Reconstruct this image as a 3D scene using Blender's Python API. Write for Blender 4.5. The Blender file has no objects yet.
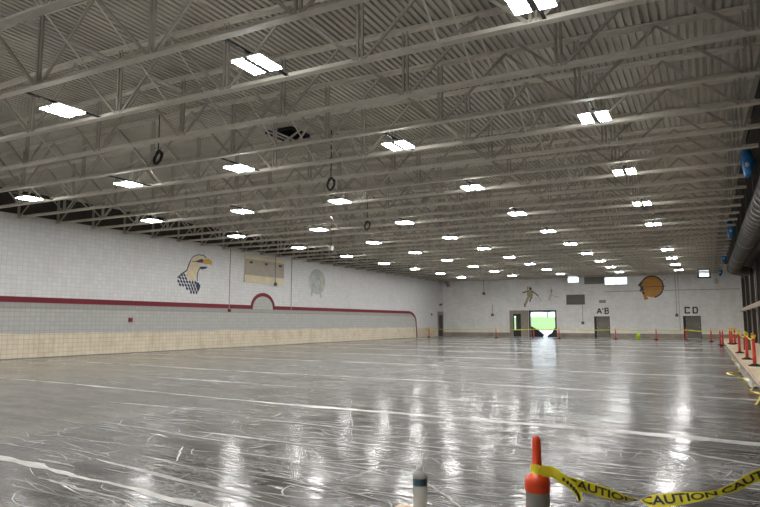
import bpy, bmesh, math, random
from mathutils import Vector, Matrix, noise
random.seed(7)
S = bpy.context.scene
COL = S.collection
R = math.radians

# ------------------------------------------------------------------ materials
def new_mat(name):
    m = bpy.data.materials.new(name); m.use_nodes = True
    nt = m.node_tree; b = nt.nodes['Principled BSDF']
    return m, nt, b

def nd(nt, typ, **kw):
    n = nt.nodes.new(typ)
    for k, v in kw.items():
        if k in n.inputs: n.inputs[k].default_value = v
        else: setattr(n, k, v)
    return n

def mat(name, col, rough=.6, var=.12, scale=3.0, metal=0.0, bump=0.0, spec=.5, trans=0.0):
    m, nt, b = new_mat(name)
    tc = nd(nt, 'ShaderNodeTexCoord')
    nz = nd(nt, 'ShaderNodeTexNoise', Scale=scale, Detail=5.0)
    nt.links.new(tc.outputs['Object'], nz.inputs['Vector'])
    rp = nd(nt, 'ShaderNodeValToRGB')
    e = rp.color_ramp.elements
    e[0].position = .3; e[1].position = .7
    e[0].color = tuple(c * (1 - var) for c in col) + (1,)
    e[1].color = tuple(min(1, c * (1 + var)) for c in col) + (1,)
    nt.links.new(nz.outputs['Fac'], rp.inputs['Fac'])
    nt.links.new(rp.outputs['Color'], b.inputs['Base Color'])
    b.inputs['Roughness'].default_value = rough
    b.inputs['Metallic'].default_value = metal
    b.inputs['Specular IOR Level'].default_value = spec
    b.inputs['Transmission Weight'].default_value = trans
    if trans: b.inputs['IOR'].default_value = 1.08
    if bump:
        bp = nd(nt, 'ShaderNodeBump', Strength=bump, Distance=.02)
        nt.links.new(nz.outputs['Fac'], bp.inputs['Height'])
        nt.links.new(bp.outputs['Normal'], b.inputs['Normal'])
    return m

def tile_mat(name, col, grout, axis, rough=.38, dirt=None, tw=.30, th=.20, dirt_amt=.0, dscale=.8):
    """stack-bond glazed block; axis 'Y' for walls along Y, 'X' for walls along X"""
    m, nt, b = new_mat(name); L = nt.links.new
    tc = nd(nt, 'ShaderNodeTexCoord')
    sp = nd(nt, 'ShaderNodeSeparateXYZ'); L(tc.outputs['Object'], sp.inputs[0])
    cb = nd(nt, 'ShaderNodeCombineXYZ')
    L(sp.outputs[axis], cb.inputs[0]); L(sp.outputs['Z'], cb.inputs[1])
    br = nd(nt, 'ShaderNodeTexBrick')
    br.offset = 0.0; br.squash = 1.0
    br.inputs['Scale'].default_value = 1.0
    br.inputs['Brick Width'].default_value = tw
    br.inputs['Row Height'].default_value = th
    br.inputs['Mortar Size'].default_value = .008
    br.inputs['Mortar Smooth'].default_value = .3
    br.inputs['Color1'].default_value = tuple(c * .94 for c in col) + (1,)
    br.inputs['Color2'].default_value = tuple(min(1, c * 1.03) for c in col) + (1,)
    br.inputs['Mortar'].default_value = grout + (1,)
    L(cb.outputs[0], br.inputs['Vector'])
    out = br.outputs['Color']
    if dirt:
        mp = nd(nt, 'ShaderNodeMapping'); mp.inputs['Scale'].default_value = (dscale, dscale, dscale * .6)
        L(tc.outputs['Object'], mp.inputs['Vector'])
        nz = nd(nt, 'ShaderNodeTexNoise', Scale=1.0, Detail=8.0, Roughness=.65)
        L(mp.outputs[0], nz.inputs['Vector'])
        rp = nd(nt, 'ShaderNodeValToRGB')
        rp.color_ramp.elements[0].position = .48; rp.color_ramp.elements[0].color = (0, 0, 0, 1)
        rp.color_ramp.elements[1].position = .72; rp.color_ramp.elements[1].color = (dirt_amt,) * 3 + (1,)
        L(nz.outputs['Fac'], rp.inputs['Fac'])
        mx = nd(nt, 'ShaderNodeMixRGB'); mx.inputs['Color2'].default_value = dirt + (1,)
        L(rp.outputs['Color'], mx.inputs['Fac']); L(out, mx.inputs['Color1'])
        out = mx.outputs['Color']
    L(out, b.inputs['Base Color'])
    b.inputs['Roughness'].default_value = rough
    bp = nd(nt, 'ShaderNodeBump', Strength=.25, Distance=.004)
    bp.invert = True
    L(br.outputs['Fac'], bp.inputs['Height']); L(bp.outputs['Normal'], b.inputs['Normal'])
    return m

def emit_mat(name, col, strength):
    m, nt, b = new_mat(name)
    b.inputs['Base Color'].default_value = (.8, .8, .8, 1)
    b.inputs['Emission Color'].default_value = col + (1,)
    b.inputs['Emission Strength'].default_value = strength
    return m

def sheet_mat():
    """grey floor under wrinkled clear plastic film"""
    m, nt, b = new_mat('clear_film_over_grey_floor'); L = nt.links.new
    tc = nd(nt, 'ShaderNodeTexCoord')
    mp = nd(nt, 'ShaderNodeMapping'); mp.inputs['Rotation'].default_value = (0, 0, R(5))
    L(tc.outputs['Object'], mp.inputs['Vector'])
    st = nd(nt, 'ShaderNodeMapping'); st.inputs['Scale'].default_value = (.35, 1.7, 1)
    L(mp.outputs[0], st.inputs['Vector'])
    big = nd(nt, 'ShaderNodeTexNoise', Scale=.55, Detail=6.0, Roughness=.6, Distortion=.4)
    L(st.outputs[0], big.inputs['Vector'])
    # crinkles: thin ridges where a distorted noise crosses its mid value
    c1 = nd(nt, 'ShaderNodeMapping'); c1.inputs['Scale'].default_value = (.75, 1.5, 1)
    L(mp.outputs[0], c1.inputs['Vector'])
    fine = nd(nt, 'ShaderNodeTexNoise', Scale=5.2, Detail=4.0, Roughness=.6, Distortion=1.6)
    L(c1.outputs[0], fine.inputs['Vector'])
    def ridge(n, w):
        s = nd(nt, 'ShaderNodeMath', operation='SUBTRACT'); s.inputs[1].default_value = .5
        L(n.outputs['Fac'], s.inputs[0])
        a = nd(nt, 'ShaderNodeMath', operation='ABSOLUTE'); L(s.outputs[0], a.inputs[0])
        r = nd(nt, 'ShaderNodeMapRange'); r.inputs['From Min'].default_value = 0; r.inputs['From Max'].default_value = w
        r.inputs['To Min'].default_value = 1; r.inputs['To Max'].default_value = 0
        L(a.outputs[0], r.inputs['Value']); return r
    rd = ridge(fine, .030)
    # long streaks
    s2 = nd(nt, 'ShaderNodeMapping'); s2.inputs['Scale'].default_value = (.12, 1.5, 1)
    L(mp.outputs[0], s2.inputs['Vector'])
    lng = nd(nt, 'ShaderNodeTexNoise', Scale=1.6, Detail=3.0, Distortion=.5)
    L(s2.outputs[0], lng.inputs['Vector'])
    rl = ridge(lng, .008)
    patch = nd(nt, 'ShaderNodeTexNoise', Scale=.9, Detail=3.0)
    L(mp.outputs[0], patch.inputs['Vector'])
    pm = nd(nt, 'ShaderNodeMapRange'); pm.inputs['From Min'].default_value = .48; pm.inputs['From Max'].default_value = .62
    L(patch.outputs['Fac'], pm.inputs['Value'])
    tiny = nd(nt, 'ShaderNodeTexNoise', Scale=8.0, Detail=3.0, Roughness=.6, Distortion=2.0)
    L(c1.outputs[0], tiny.inputs['Vector'])
    rt_ = ridge(tiny, .035)
    patch2 = nd(nt, 'ShaderNodeTexNoise', Scale=1.7, Detail=2.0)
    L(st.outputs[0], patch2.inputs['Vector'])
    pm2 = nd(nt, 'ShaderNodeMapRange'); pm2.inputs['From Min'].default_value = .46; pm2.inputs['From Max'].default_value = .60
    L(patch2.outputs['Fac'], pm2.inputs['Value'])
    mt_ = nd(nt, 'ShaderNodeMath', operation='MULTIPLY'); L(rt_.outputs[0], mt_.inputs[0]); L(pm2.outputs[0], mt_.inputs[1])
    mt2 = nd(nt, 'ShaderNodeMath', operation='MULTIPLY'); mt2.inputs[1].default_value = .95; L(mt_.outputs[0], mt2.inputs[0])
    m1 = nd(nt, 'ShaderNodeMath', operation='MULTIPLY'); L(rd.outputs[0], m1.inputs[0]); L(pm.outputs[0], m1.inputs[1])
    mxx = nd(nt, 'ShaderNodeMath', operation='MAXIMUM'); L(m1.outputs[0], mxx.inputs[0])
    m2 = nd(nt, 'ShaderNodeMath', operation='MULTIPLY'); m2.inputs[1].default_value = .55
    L(rl.outputs[0], m2.inputs[0]); mx0 = nd(nt, 'ShaderNodeMath', operation='MAXIMUM'); L(m2.outputs[0], mx0.inputs[0]); L(mt2.outputs[0], mx0.inputs[1])
    L(mx0.outputs[0], mxx.inputs[1])
    # colour
    rp = nd(nt, 'ShaderNodeValToRGB')
    e = rp.color_ramp.elements
    e[0].position = .32; e[0].color = (.062, .058, .055, 1)
    e[1].position = .70; e[1].color = (.140, .134, .127, 1)
    L(big.outputs['Fac'], rp.inputs['Fac'])
    fm = nd(nt, 'ShaderNodeMath', operation='MULTIPLY'); fm.inputs[1].default_value = .80
    L(mxx.outputs[0], fm.inputs[0])
    mx = nd(nt, 'ShaderNodeMixRGB'); mx.inputs['Color2'].default_value = (.52, .515, .50, 1)  # milky fold tone, with the wrinkles' lamp highlights painted in
    L(fm.outputs[0], mx.inputs['Fac']); L(rp.outputs['Color'], mx.inputs['Color1'])
    L(mx.outputs['Color'], b.inputs['Base Color'])
    # gloss
    rr = nd(nt, 'ShaderNodeMapRange'); rr.inputs['From Min'].default_value = .3; rr.inputs['From Max'].default_value = .7
    rr.inputs['To Min'].default_value = .09; rr.inputs['To Max'].default_value = .17
    L(big.outputs['Fac'], rr.inputs['Value']); L(rr.outputs[0], b.inputs['Roughness'])
    b.inputs['IOR'].default_value = 1.30
    # bumps: soft ripples plus crinkle ridges
    rip = nd(nt, 'ShaderNodeTexNoise', Scale=7.0, Detail=4.0, Roughness=.6, Distortion=.8)
    L(c1.outputs[0], rip.inputs['Vector'])
    b1 = nd(nt, 'ShaderNodeBump', Strength=.17, Distance=.012)
    L(rip.outputs['Fac'], b1.inputs['Height'])
    b2 = nd(nt, 'ShaderNodeBump', Strength=.35, Distance=.01)
    L(mxx.outputs[0], b2.inputs['Height']); L(b1.outputs['Normal'], b2.inputs['Normal'])
    L(b2.outputs['Normal'], b.inputs['Normal'])
    return m

M = dict(
    steel=mat('painted_truss_steel', (.64, .605, .53), .5, .08, 6),
    web=mat('shaded_truss_web_steel', (.40, .375, .325), .6, .10, 6),  # same steel as the chords, webs' shade put into a darker tone
    deck=mat('corrugated_roof_deck', (.50, .47, .405), .6, .10, 1.2),
    concrete=mat('bare_concrete', (.25, .24, .225), .7, .18, 1.5, bump=.1),
    slab=mat('tan_walkway_concrete', (.72, .585, .42), .75, .12, 2),
    film=sheet_mat(),
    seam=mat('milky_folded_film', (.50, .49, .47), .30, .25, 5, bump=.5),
    void=mat('matt_black_void', (.006, .006, .006), 1.0, .2, 3, spec=0.0),
    crease=mat('pale_film_crease', (.40, .395, .38), .28, .3, 6),
    heap=mat('greyish_crumpled_film', (.30, .29, .28), .3, .35, 7, bump=.5),
    white_y=tile_mat('white_glazed_block', (.80, .80, .80), (.60, .60, .60), 'Y', tw=.24, dirt=(.64, .62, .59), dirt_amt=.25),
    white_x=tile_mat('white_painted_block', (.90, .895, .885), (.80, .795, .785), 'X', rough=.6, tw=.4, dirt=(.55, .52, .48), dirt_amt=.3),
    grey_y=tile_mat('light_grey_glazed_block', (.53, .53, .505), (.34, .34, .32), 'Y', tw=.24),
    grey2_y=tile_mat('darker_grey_glazed_block', (.40, .40, .375), (.28, .28, .26), 'Y', tw=.24),
    tan_y=tile_mat('bare_tan_block', (.80, .72, .57), (.50, .40, .27), 'Y', rough=.6, tw=.24, dirt=(.50, .34, .17), dirt_amt=.45, dscale=1.4),
    base_x=mat('stained_wall_base', (.34, .29, .23), .7, .25, 1.2),
    red=mat('dark_red_stripe_paint', (.20, .008, .022), .6, .05, 4),
    dark=mat('dark_brown_upper_wall', (.055, .048, .04), .8, .2, 2),
    dkframe=mat('dark_bronze_frame', (.028, .024, .021), .45, .2, 4),
    pane=mat('dull_brown_glazing', (.42, .36, .30), .25, .25, .8),
    beam=mat('tan_painted_beam', (.42, .35, .28), .6, .1, 2),
    led=emit_mat('led_diffuser', (1.0, .99, .965), 96.0),
    housing=mat('white_fixture_housing', (.6, .6, .58), .4, .05, 8),
    blacksteel=mat('black_strut', (.02, .019, .018), .9, .2, 8),
    duct=mat('grey_spiral_duct', (.12, .115, .108), .5, .12, 2, metal=.2),
    strap=mat('galvanised_strap', (.45, .45, .44), .4, .1, 5, metal=.6),
    conduit=mat('grey_conduit', (.40, .39, .37), .5, .1, 5),
    boxgrey=mat('dark_grey_box', (.14, .135, .13), .5, .1, 6),
    orange=mat('orange_red_plastic', (.78, .068, .015), .38, .08, 6),
    red_plastic=mat('red_orange_post_plastic', (.70, .055, .03), .42, .08, 6),
    reflect=mat('grey_white_reflective_band', (.27, .265, .225), .35, .10, 20),
    rubber=mat('black_rubber_base', (.02, .02, .02), .7, .2, 10, bump=.2),
    tape=mat('yellow_caution_tape', (.80, .70, .03), .35, .12, 14, bump=.2),
    ink=mat('black_tape_ink', (.03, .028, .02), .5, .2, 20),
    blue=mat('blue_plastic_sheet', (.02, .17, .46), .25, .35, 5, bump=.5),
    film_white=mat('pale_plastic', (.55, .65, .75), .3, .1, 8),
    cable=mat('black_cable', (.015, .014, .013), .5, .2, 10),
    navy=mat('navy_mural_paint', (.02, .035, .10), .45, .3, 6),
    cream=mat('cream_mural_paint', (.78, .68, .47), .45, .12, 3),
    beak=mat('golden_mural_paint', (.70, .42, .06), .45, .1, 3),
    board=mat('pale_yellow_board', (.78, .70, .50), .6, .08, 2),
    board2=mat('taupe_board', (.48, .43, .35), .6, .08, 2),
    fad_green=mat('faded_green_paint', (.44, .50, .45), .5, .15, 4),
    fad_blue=mat('faded_blue_paint', (.38, .50, .62), .5, .15, 4),
    fad_yel=mat('faded_yellow_paint', (.64, .62, .42), .5, .15, 4),
    fad_grey=mat('faded_grey_paint', (.54, .56, .54), .5, .12, 3),
    ball=mat('orange_mural_paint', (.58, .27, .035), .5, .15, 1.5),
    inkpaint=mat('charcoal_mural_paint', (.06, .058, .06), .5, .2, 4),
    khaki=mat('khaki_mural_paint', (.42, .36, .22), .5, .2, 4),
    letter=mat('black_letter_paint', (.022, .022, .024), .5, .2, 8),
    doorgrey=mat('grey_brown_door', (.20, .185, .155), .5, .2, 1.2),
    doortan=mat('tan_grey_door', (.34, .31, .26), .5, .1, 2),
    louver=mat('grey_louver_metal', (.22, .21, .19), .5, .1, 5),
    winframe=mat('pale_window_frame', (.50, .53, .55), .5, .1, 5),
    blueframe=mat('blue_grey_window_frame', (.10, .16, .22), .5, .2, 5),
    lime=mat('fluorescent_yellow_plastic', (.62, .85, .03), .4, .05, 6),
    bottle=mat('thin_clear_plastic', (.93, .93, .88), .16, .03, 10, trans=.6),
    label_teal=mat('dark_teal_bottle_label', (.035, .10, .125), .4, .5, 60),
    capwhite=mat('white_bottle_cap', (.70, .72, .70), .4, .05, 10),
    wood=mat('pale_plywood', (.62, .48, .30), .6, .15, 6),
    grass=mat('lawn_grass', (.24, .34, .09), .9, .35, 2),
    apron=mat('pale_concrete_apron', (.62, .56, .46), .8, .1, 1),
    leaf=mat('haze_tinted_foliage', (.50, .62, .68), .8, .4, 1.5),  # distance haze mixed into the leaf colour
    bark=mat('tree_bark', (.16, .12, .09), .9, .2, 4),
    tarp=mat('black_tarpaulin', (.015, .014, .013), .5, .2, 3),
    firered=mat('red_alarm_plastic', (.22, .012, .016), .4, .05, 6),
    brownbox=mat('brown_cardboard', (.16, .10, .055), .7, .15, 5),
)
def clear_glass():
    m, nt, b = new_mat('window_glass')
    tc = nd(nt, 'ShaderNodeTexCoord'); nz = nd(nt, 'ShaderNodeTexNoise', Scale=2.0)
    nt.links.new(tc.outputs['Object'], nz.inputs['Vector'])
    mr = nd(nt, 'ShaderNodeMapRange'); mr.inputs['To Min'].default_value = .0; mr.inputs['To Max'].default_value = .06
    nt.links.new(nz.outputs['Fac'], mr.inputs['Value']); nt.links.new(mr.outputs[0], b.inputs['Roughness'])
    b.inputs['Base Color'].default_value = (.95, .97, .98, 1)
    b.inputs['Transmission Weight'].default_value = 1.0
    b.inputs['IOR'].default_value = 1.05
    return m
M['glass'] = clear_glass()

# ------------------------------------------------------------------ mesh helpers
class MB:
    def __init__(s): s.v = []; s.f = []; s.sm = []
    def add(s, vs, fs, smooth=False):
        o = len(s.v); s.v += [tuple(v) for v in vs]
        for f in fs: s.f.append([i + o for i in f]); s.sm.append(smooth)
        return s
    def box(s, x0, x1, y0, y1, z0, z1):
        vs = [(x, y, z) for x in (x0, x1) for y in (y0, y1) for z in (z0, z1)]
        return s.add(vs, [(0, 1, 3, 2), (4, 6, 7, 5), (0, 4, 5, 1), (2, 3, 7, 6), (0, 2, 6, 4), (1, 5, 7, 3)])
    def sweep(s, pts, prof, closed=True, up=(0, 0, 1), caps=True, smooth=False):
        """sweep a 2-D profile (side, up) along points"""
        pts = [Vector(p) for p in pts]; n = len(prof); vs = []
        up = Vector(up)
        for i, p in enumerate(pts):
            a = pts[max(0, i - 1)]; b = pts[min(len(pts) - 1, i + 1)]
            t = (b - a).normalized()
            u = up if abs(t.dot(up)) < .99 else Vector((1, 0, 0))
            sd = t.cross(u).normalized(); uu = sd.cross(t).normalized()
            vs += [p + sd * q[0] + uu * q[1] for q in prof]
        fs = []
        m = n if closed else n - 1
        for i in range(len(pts) - 1):
            for j in range(m):
                k = (j + 1) % n
                fs.append((i * n + j, i * n + k, (i + 1) * n + k, (i + 1) * n + j))
        s.add(vs, fs, smooth)
        if caps and closed:
            o = len(s.v) - len(vs)
            s.f.append([o + j for j in range(n)][::-1]); s.sm.append(False)
            s.f.append([o + (len(pts) - 1) * n + j for j in range(n)]); s.sm.append(False)
        return s
    def bar(s, p, q, w, h, up=(0, 0, 1)):
        return s.sweep([p, q], [(-w / 2, -h / 2), (w / 2, -h / 2), (w / 2, h / 2), (-w / 2, h / 2)], up=up)
    def angle(s, p, q, w, t, up=(0, 0, 1)):
        """steel angle: L profile"""
        return s.sweep([p, q], [(-w / 2, -w / 2), (w / 2, -w / 2), (w / 2, -w / 2 + t), (-w / 2 + t, -w / 2 + t), (-w / 2 + t, w / 2), (-w / 2, w / 2)], up=up)
    def tube(s, pts, r, n=10, up=(0, 0, 1)):
        return s.sweep(pts, [(r * math.cos(2 * math.pi * k / n), r * math.sin(2 * math.pi * k / n)) for k in range(n)], up=up, smooth=True)
    def lathe(s, prof, n=24, c=(0, 0, 0), cap=True):
        vs = []
        for r, z in prof:
            vs += [(c[0] + r * math.cos(2 * math.pi * k / n), c[1] + r * math.sin(2 * math.pi * k / n), c[2] + z) for k in range(n)]
        fs = []
        for i in range(len(prof) - 1):
            for k in range(n):
                j = (k + 1) % n
                fs.append((i * n + k, i * n + j, (i + 1) * n + j, (i + 1) * n + k))
        s.add(vs, fs, True)
        if cap:
            o = len(s.v) - len(vs)
            s.f.append([o + k for k in range(n)][::-1]); s.sm.append(False)
            s.f.append([o + (len(prof) - 1) * n + k for k in range(n)]); s.sm.append(False)
        return s
    def prism(s, poly, axis, a, b):
        """polygon in the plane across `axis`, extruded from a to b. axis 'x': (y,z); 'y': (x,z); 'z': (x,y)"""
        def P(q, d):
            return (d, q[0], q[1]) if axis == 'x' else ((q[0], d, q[1]) if axis == 'y' else (q[0], q[1], d))
        n = len(poly)
        vs = [P(q, a) for q in poly] + [P(q, b) for q in poly]
        fs = [list(range(n))[::-1], [n + i for i in range(n)]]
        fs += [(i, (i + 1) % n, n + (i + 1) % n, n + i) for i in range(n)]
        return s.add(vs, fs)
    def stroke(s, pts, w, axis, a, b, closed=False):
        """flat painted line of width w in the plane across `axis`"""
        P = [Vector(p) for p in pts]; n = len(P); Lf, Rt = [], []
        for i in range(n):
            if closed: t = (P[(i + 1) % n] - P[i - 1]).normalized()
            else: t = (P[min(n - 1, i + 1)] - P[max(0, i - 1)]).normalized()
            nn = Vector((-t.y, t.x)) * w / 2
            Lf.append(P[i] + nn); Rt.append(P[i] - nn)
        rng = range(n if closed else n - 1)
        for i in rng:
            j = (i + 1) % n
            s.prism([Lf[i], Lf[j], Rt[j], Rt[i]], axis, a, b)
        return s
    def build(s, name, m, parent=None, loc=None):
        me = bpy.data.meshes.new(name); me.from_pydata(s.v, [], s.f)
        bm = bmesh.new(); bm.from_mesh(me)
        bmesh.ops.recalc_face_normals(bm, faces=bm.faces); bm.to_mesh(me); bm.free()
        me.polygons.foreach_set('use_smooth', s.sm)
        me.materials.append(m); me.update()
        o = bpy.data.objects.new(name, me); COL.objects.link(o)
        if parent: o.parent = parent
        if loc: o.location = loc
        return o

def tag(o, label=None, cat=None, group=None, kind=None):
    if label: o['label'] = label
    if cat: o['category'] = cat
    if group: o['group'] = group
    if kind: o['kind'] = kind
    return o
def thing(name, label, cat, loc=(0, 0, 0), group=None, rz=0):
    o = bpy.data.objects.new(name, None); COL.objects.link(o)
    o.location = loc; o.rotation_euler = (0, 0, rz); o.empty_display_size = .2
    return tag(o, label, cat, group)
def struct(mb, name, m, parent=None):
    o = mb.build(name, m, parent)
    if not parent: o['kind'] = 'structure'
    return o
def dup(root, loc, label=None, rz=None):
    r = root.copy(); COL.objects.link(r); r.location = loc
    if rz is not None: r.rotation_euler = (0, 0, rz)
    if label: r['label'] = label
    for ch in list(root.children):
        c = ch.copy(); COL.objects.link(c); c.parent = r
        for g in list(ch.children):
            d = g.copy(); COL.objects.link(d); d.parent = c
    return r
ORD = ['first', 'second', 'third', 'fourth', 'fifth', 'sixth', 'seventh', 'eighth', 'ninth', 'tenth', 'eleventh', 'twelfth', 'thirteenth', 'fourteenth']

# ------------------------------------------------------------------ dimensions (metres; Y runs down the hall)
XL, XR, XD = -26.5, 2.95, 1.45          # left wall, right wall, right edge of the deck
YB, YF = -8.0, 66.4                     # wall behind the camera, far wall
RIDGE = -11.75
def deck_z(x): return 7.60 - .02 * abs(x - RIDGE)
TS = 1.866                              # truss spacing
def truss_y(k): return 7.284 + TS * k

# ------------------------------------------------------------------ setting
struct(MB().box(XL - .6, XR + .6, YB - .4, YF + .5, -.3, -.012), 'floor', M['concrete'])
# corrugated deck
dk = MB(); x = XL - .5; prof = []
p = .1524
while x < XD:
    for dx, h in ((0, 0), (.082, 0), (.090, .055), (.144, .055)):
        prof.append((x + dx, deck_z(x) + h))
    x += p
n = len(prof)
dk.add([(a, YB - .3, z) for a, z in prof] + [(a, YF + .3, z) for a, z in prof], [(i, i + 1, n + i + 1, n + i) for i in range(n - 1)])
struct(dk, 'ceiling', M['deck'])
struct(MB().box(XL - .6, XR + .6, YB - .4, YF + .5, 7.75, 7.9), 'trim_1', M['dark'])        # roof build-up above the deck
struct(MB().box(XD + .12, XR + .3, YB, YF, 6.95, 7.75), 'trim_2', M['dark'])               # soffit over the side aisle, its unlit shade painted in as dark brown

# left wall: white glazed block with painted bands
wl = struct(MB().box(XL - .5, XL, YB, YF, 0, 6.25), 'wall_left', M['white_y'])
struct(MB().box(XL - .55, XL - .10, YB, YF, 6.25, 7.75), 'trim_3', M['dark'])
e1, e2, e3 = .004, .008, .012
yc = 33.9; ra = 1.18
arc = [(yc - ra * math.cos(t), 2.54 + .86 * math.sin(t)) for t in [math.pi * i / 20 for i in range(21)]]
endc = [(57.2 + 1.8 * math.sin(t), 2.54 - 1.0 * (1 - math.cos(t))) for t in [math.pi / 2 * i / 8 for i in range(9)]]
line = [(YB, 2.54)] + arc + [(57.2, 2.54)] + endc[1:] + [(59.2, 0.0)]
greyp = [(YB, 1.04)] + line[:-1] + [(59.08, 1.04)]
MB().prism(greyp, 'x', XL, XL + e1).build('grey_dado', M['grey_y'], wl)
MB().prism([(YB, 2.14), (YB, 2.42), (57.1, 2.42), (58.2, 2.14)], 'x', XL, XL + e2).build('dark_grey_band', M['grey2_y'], wl)
# ragged upper edge of the bare tan block
tp = [(YB, 0), (59.1, 0), (59.05, 1.03)]; y = 58.8
while y > YB + .5:
    tp.append((y, 1.03 + random.choice((-.03, 0, 0, .03, .06)))); y -= .3 * random.randint(1, 4)
tp.append((YB, 1.03))
MB().prism(tp, 'x', XL, XL + e2).build('tan_base_band', M['tan_y'], wl)
MB().prism([(59.3, 0), (64.6, 0), (64.6, .95), (62, .98), (59.3, .95)], 'x', XL, XL + e1).build('tan_base_band', M['tan_y'], wl)
sb = MB().stroke(line[:1] + [(yc - ra - .02, 2.54)], .25, 'x', XL, XL + e3)
sb.stroke([(yc - ra - .06, 2.42)] + arc + [(yc + ra + .06, 2.42)], .24, 'x', XL, XL + e3)
sb.stroke([(yc + ra + .02, 2.54), (57.2, 2.54)] + endc[1:] + [(59.2, 0.0)], .25, 'x', XL, XL + e3)
sb.build('red_stripe', M['red'], wl)

def holed_wall(axis, a0, a1, holes, face, back, z0, z1):
    """wall in the plane y=face (axis 'x') with rectangular openings and their reveals"""
    xs = sorted({a0, a1} | {h[0] for h in holes} | {h[1] for h in holes})
    zs = sorted({z0, z1} | {h[2] for h in holes} | {h[3] for h in holes})
    mb = MB()
    solid = lambda cx, cz: not any(h[0] < cx < h[1] and h[2] < cz < h[3] for h in holes)
    for i in range(len(xs) - 1):
        for j in range(len(zs) - 1):
            if solid((xs[i] + xs[i + 1]) / 2, (zs[j] + zs[j + 1]) / 2):
                for yy in (face, back):
                    mb.add([(xs[i], yy, zs[j]), (xs[i + 1], yy, zs[j]), (xs[i + 1], yy, zs[j + 1]), (xs[i], yy, zs[j + 1])], [(0, 1, 2, 3)])
    for h in holes:
        P = [(h[0], h[2]), (h[1], h[2]), (h[1], h[3]), (h[0], h[3])]
        for k in range(4):
            q, r = P[k], P[(k + 1) % 4]
            mb.add([(q[0], face, q[1]), (r[0], face, r[1]), (r[0], back, r[1]), (q[0], back, q[1])], [(0, 1, 2, 3)])
    return mb
HP = (-18.82, -16.80, 0, 2.81); HO = (-16.75, -13.86, 0, 2.81)
HAB = (-10.14, -8.64, 0, 2.14); HCD = (-2.03, -.53, 0, 2.15)
W1 = (-12.67, -11.49, 5.60, 6.36); W2 = (-9.03, -6.84, 5.28, 6.08); W3 = (-.61, .51, 5.70, 6.66)
wb = struct(holed_wall('x', XL - .5, XR + .4, [HP, HO, HAB, HCD, W1, W2, W3], YF, YF + .35, 0, 7.75), 'wall_back', M['white_x'])
bb = MB()
for a, b in ((XL, HP[0]), (HO[1], HAB[0]), (HAB[1], HCD[0]), (HCD[1], XR)):
    bb.box(a, b, YF - .02, YF, 0, .45)
struct(bb, 'baseboard_back', M['base_x'])
struct(MB().box(XL - .5, XR + .4, YB - .35, YB, 0, 7.75), 'wall_front', M['white_x'])

# right wall: solid dark upper part, tan beam, window bays between dark columns
struct(MB().box(XR, XR + .35, YB, YF, 5.35, 7.75).box(XR + .2, XR + .35, YB, YF, 0, 5.35), 'wall_right', M['dark'])
struct(MB().box(XR - .22, XR + .1, 14.0, YF, 2.50, 2.78), 'trim_4', M['beam'])
struct(MB().box(1.05, XR + .3, 18.3, YF, -.01, .12), 'trim_5', M['slab'])
wn = 1
cols = [15.2 + 6.0 * i for i in range(9)]
for i, yy in enumerate(cols):
    struct(MB().box(XR - .14, XR + .12, yy - .20, yy + .20, .12, 5.35), 'trim_%d' % (6 + i), M['dkframe'])
    a, b = yy + .22, (cols[i + 1] - .22 if i < 8 else YF)
    for z0, z1 in ((2.78, 5.35), (.12, 2.50)):
        if b - a < .5: continue
        w = struct(MB().box(XR + .10, XR + .12, a, b, z0, z1), 'window_%d' % wn, M['pane']); wn += 1
        fr = MB()
        fr.box(XR + .05, XR + .13, a, b, z0, z0 + .08).box(XR + .05, XR + .13, a, b, z1 - .08, z1)
        m_ = 3
        for k in range(m_ + 1):
            c = a + (b - a) * k / m_; fr.box(XR + .05, XR + .13, max(a, c - .04), min(b, c + .04), z0, z1)
        fr.build('window_frame', M['dkframe'], w)

# far wall windows
for (a, b, z0, z1), fm, fw in ((W1, M['winframe'], .05), (W2, M['winframe'], .05), (W3, M['blueframe'], .15)):
    w = struct(MB().box(a, b, YF + .16, YF + .18, z0, z1), 'window_%d' % wn, M['glass']); wn += 1
    fr = MB().box(a, b, YF + .1, YF + .24, z0, z0 + fw).box(a, b, YF + .1, YF + .24, z1 - fw, z1)
    fr.box(a, a + fw, YF + .1, YF + .24, z0, z1).box(b - fw, b, YF + .1, YF + .24, z0, z1)
    if b - a > 2: fr.box((a + b) / 2 - .02, (a + b) / 2 + .02, YF + .1, YF + .24, z0, z1)
    fr.build('window_frame', fm, w)
struct(MB().box(-10.95, -9.05, YF - .04, YF, 5.42, 6.30), 'trim_20', M['louver'])

# doors of the far wall
def panel_door(h, num):
    d = struct(MB().box(h[0] + .22, h[1] - .05, YF + .22, YF + .27, .01, h[3] - .06), 'door_%d' % num, M['doorgrey'])
    MB().box(h[0], h[0] + .22, YF + .02, YF + .3, 0, h[3]).box(h[1] - .05, h[1], YF + .02, YF + .3, 0, h[3]).box(h[0], h[1], YF + .02, YF + .3, h[3] - .06, h[3]).build('door_frame', M['dkframe'], d)
    MB().box(h[1] - .2, h[1] - .13, YF + .16, YF + .22, 1.0, 1.12).build('door_handle', M['strap'], d)
    hg = MB()
    for z in (.3, 1.0, 1.8): hg.box(h[0] + .22, h[0] + .26, YF + .19, YF + .22, z, z + .12)
    hg.build('hinge', M['strap'], d)
panel_door(HAB, 1); panel_door(HCD, 2)
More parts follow.
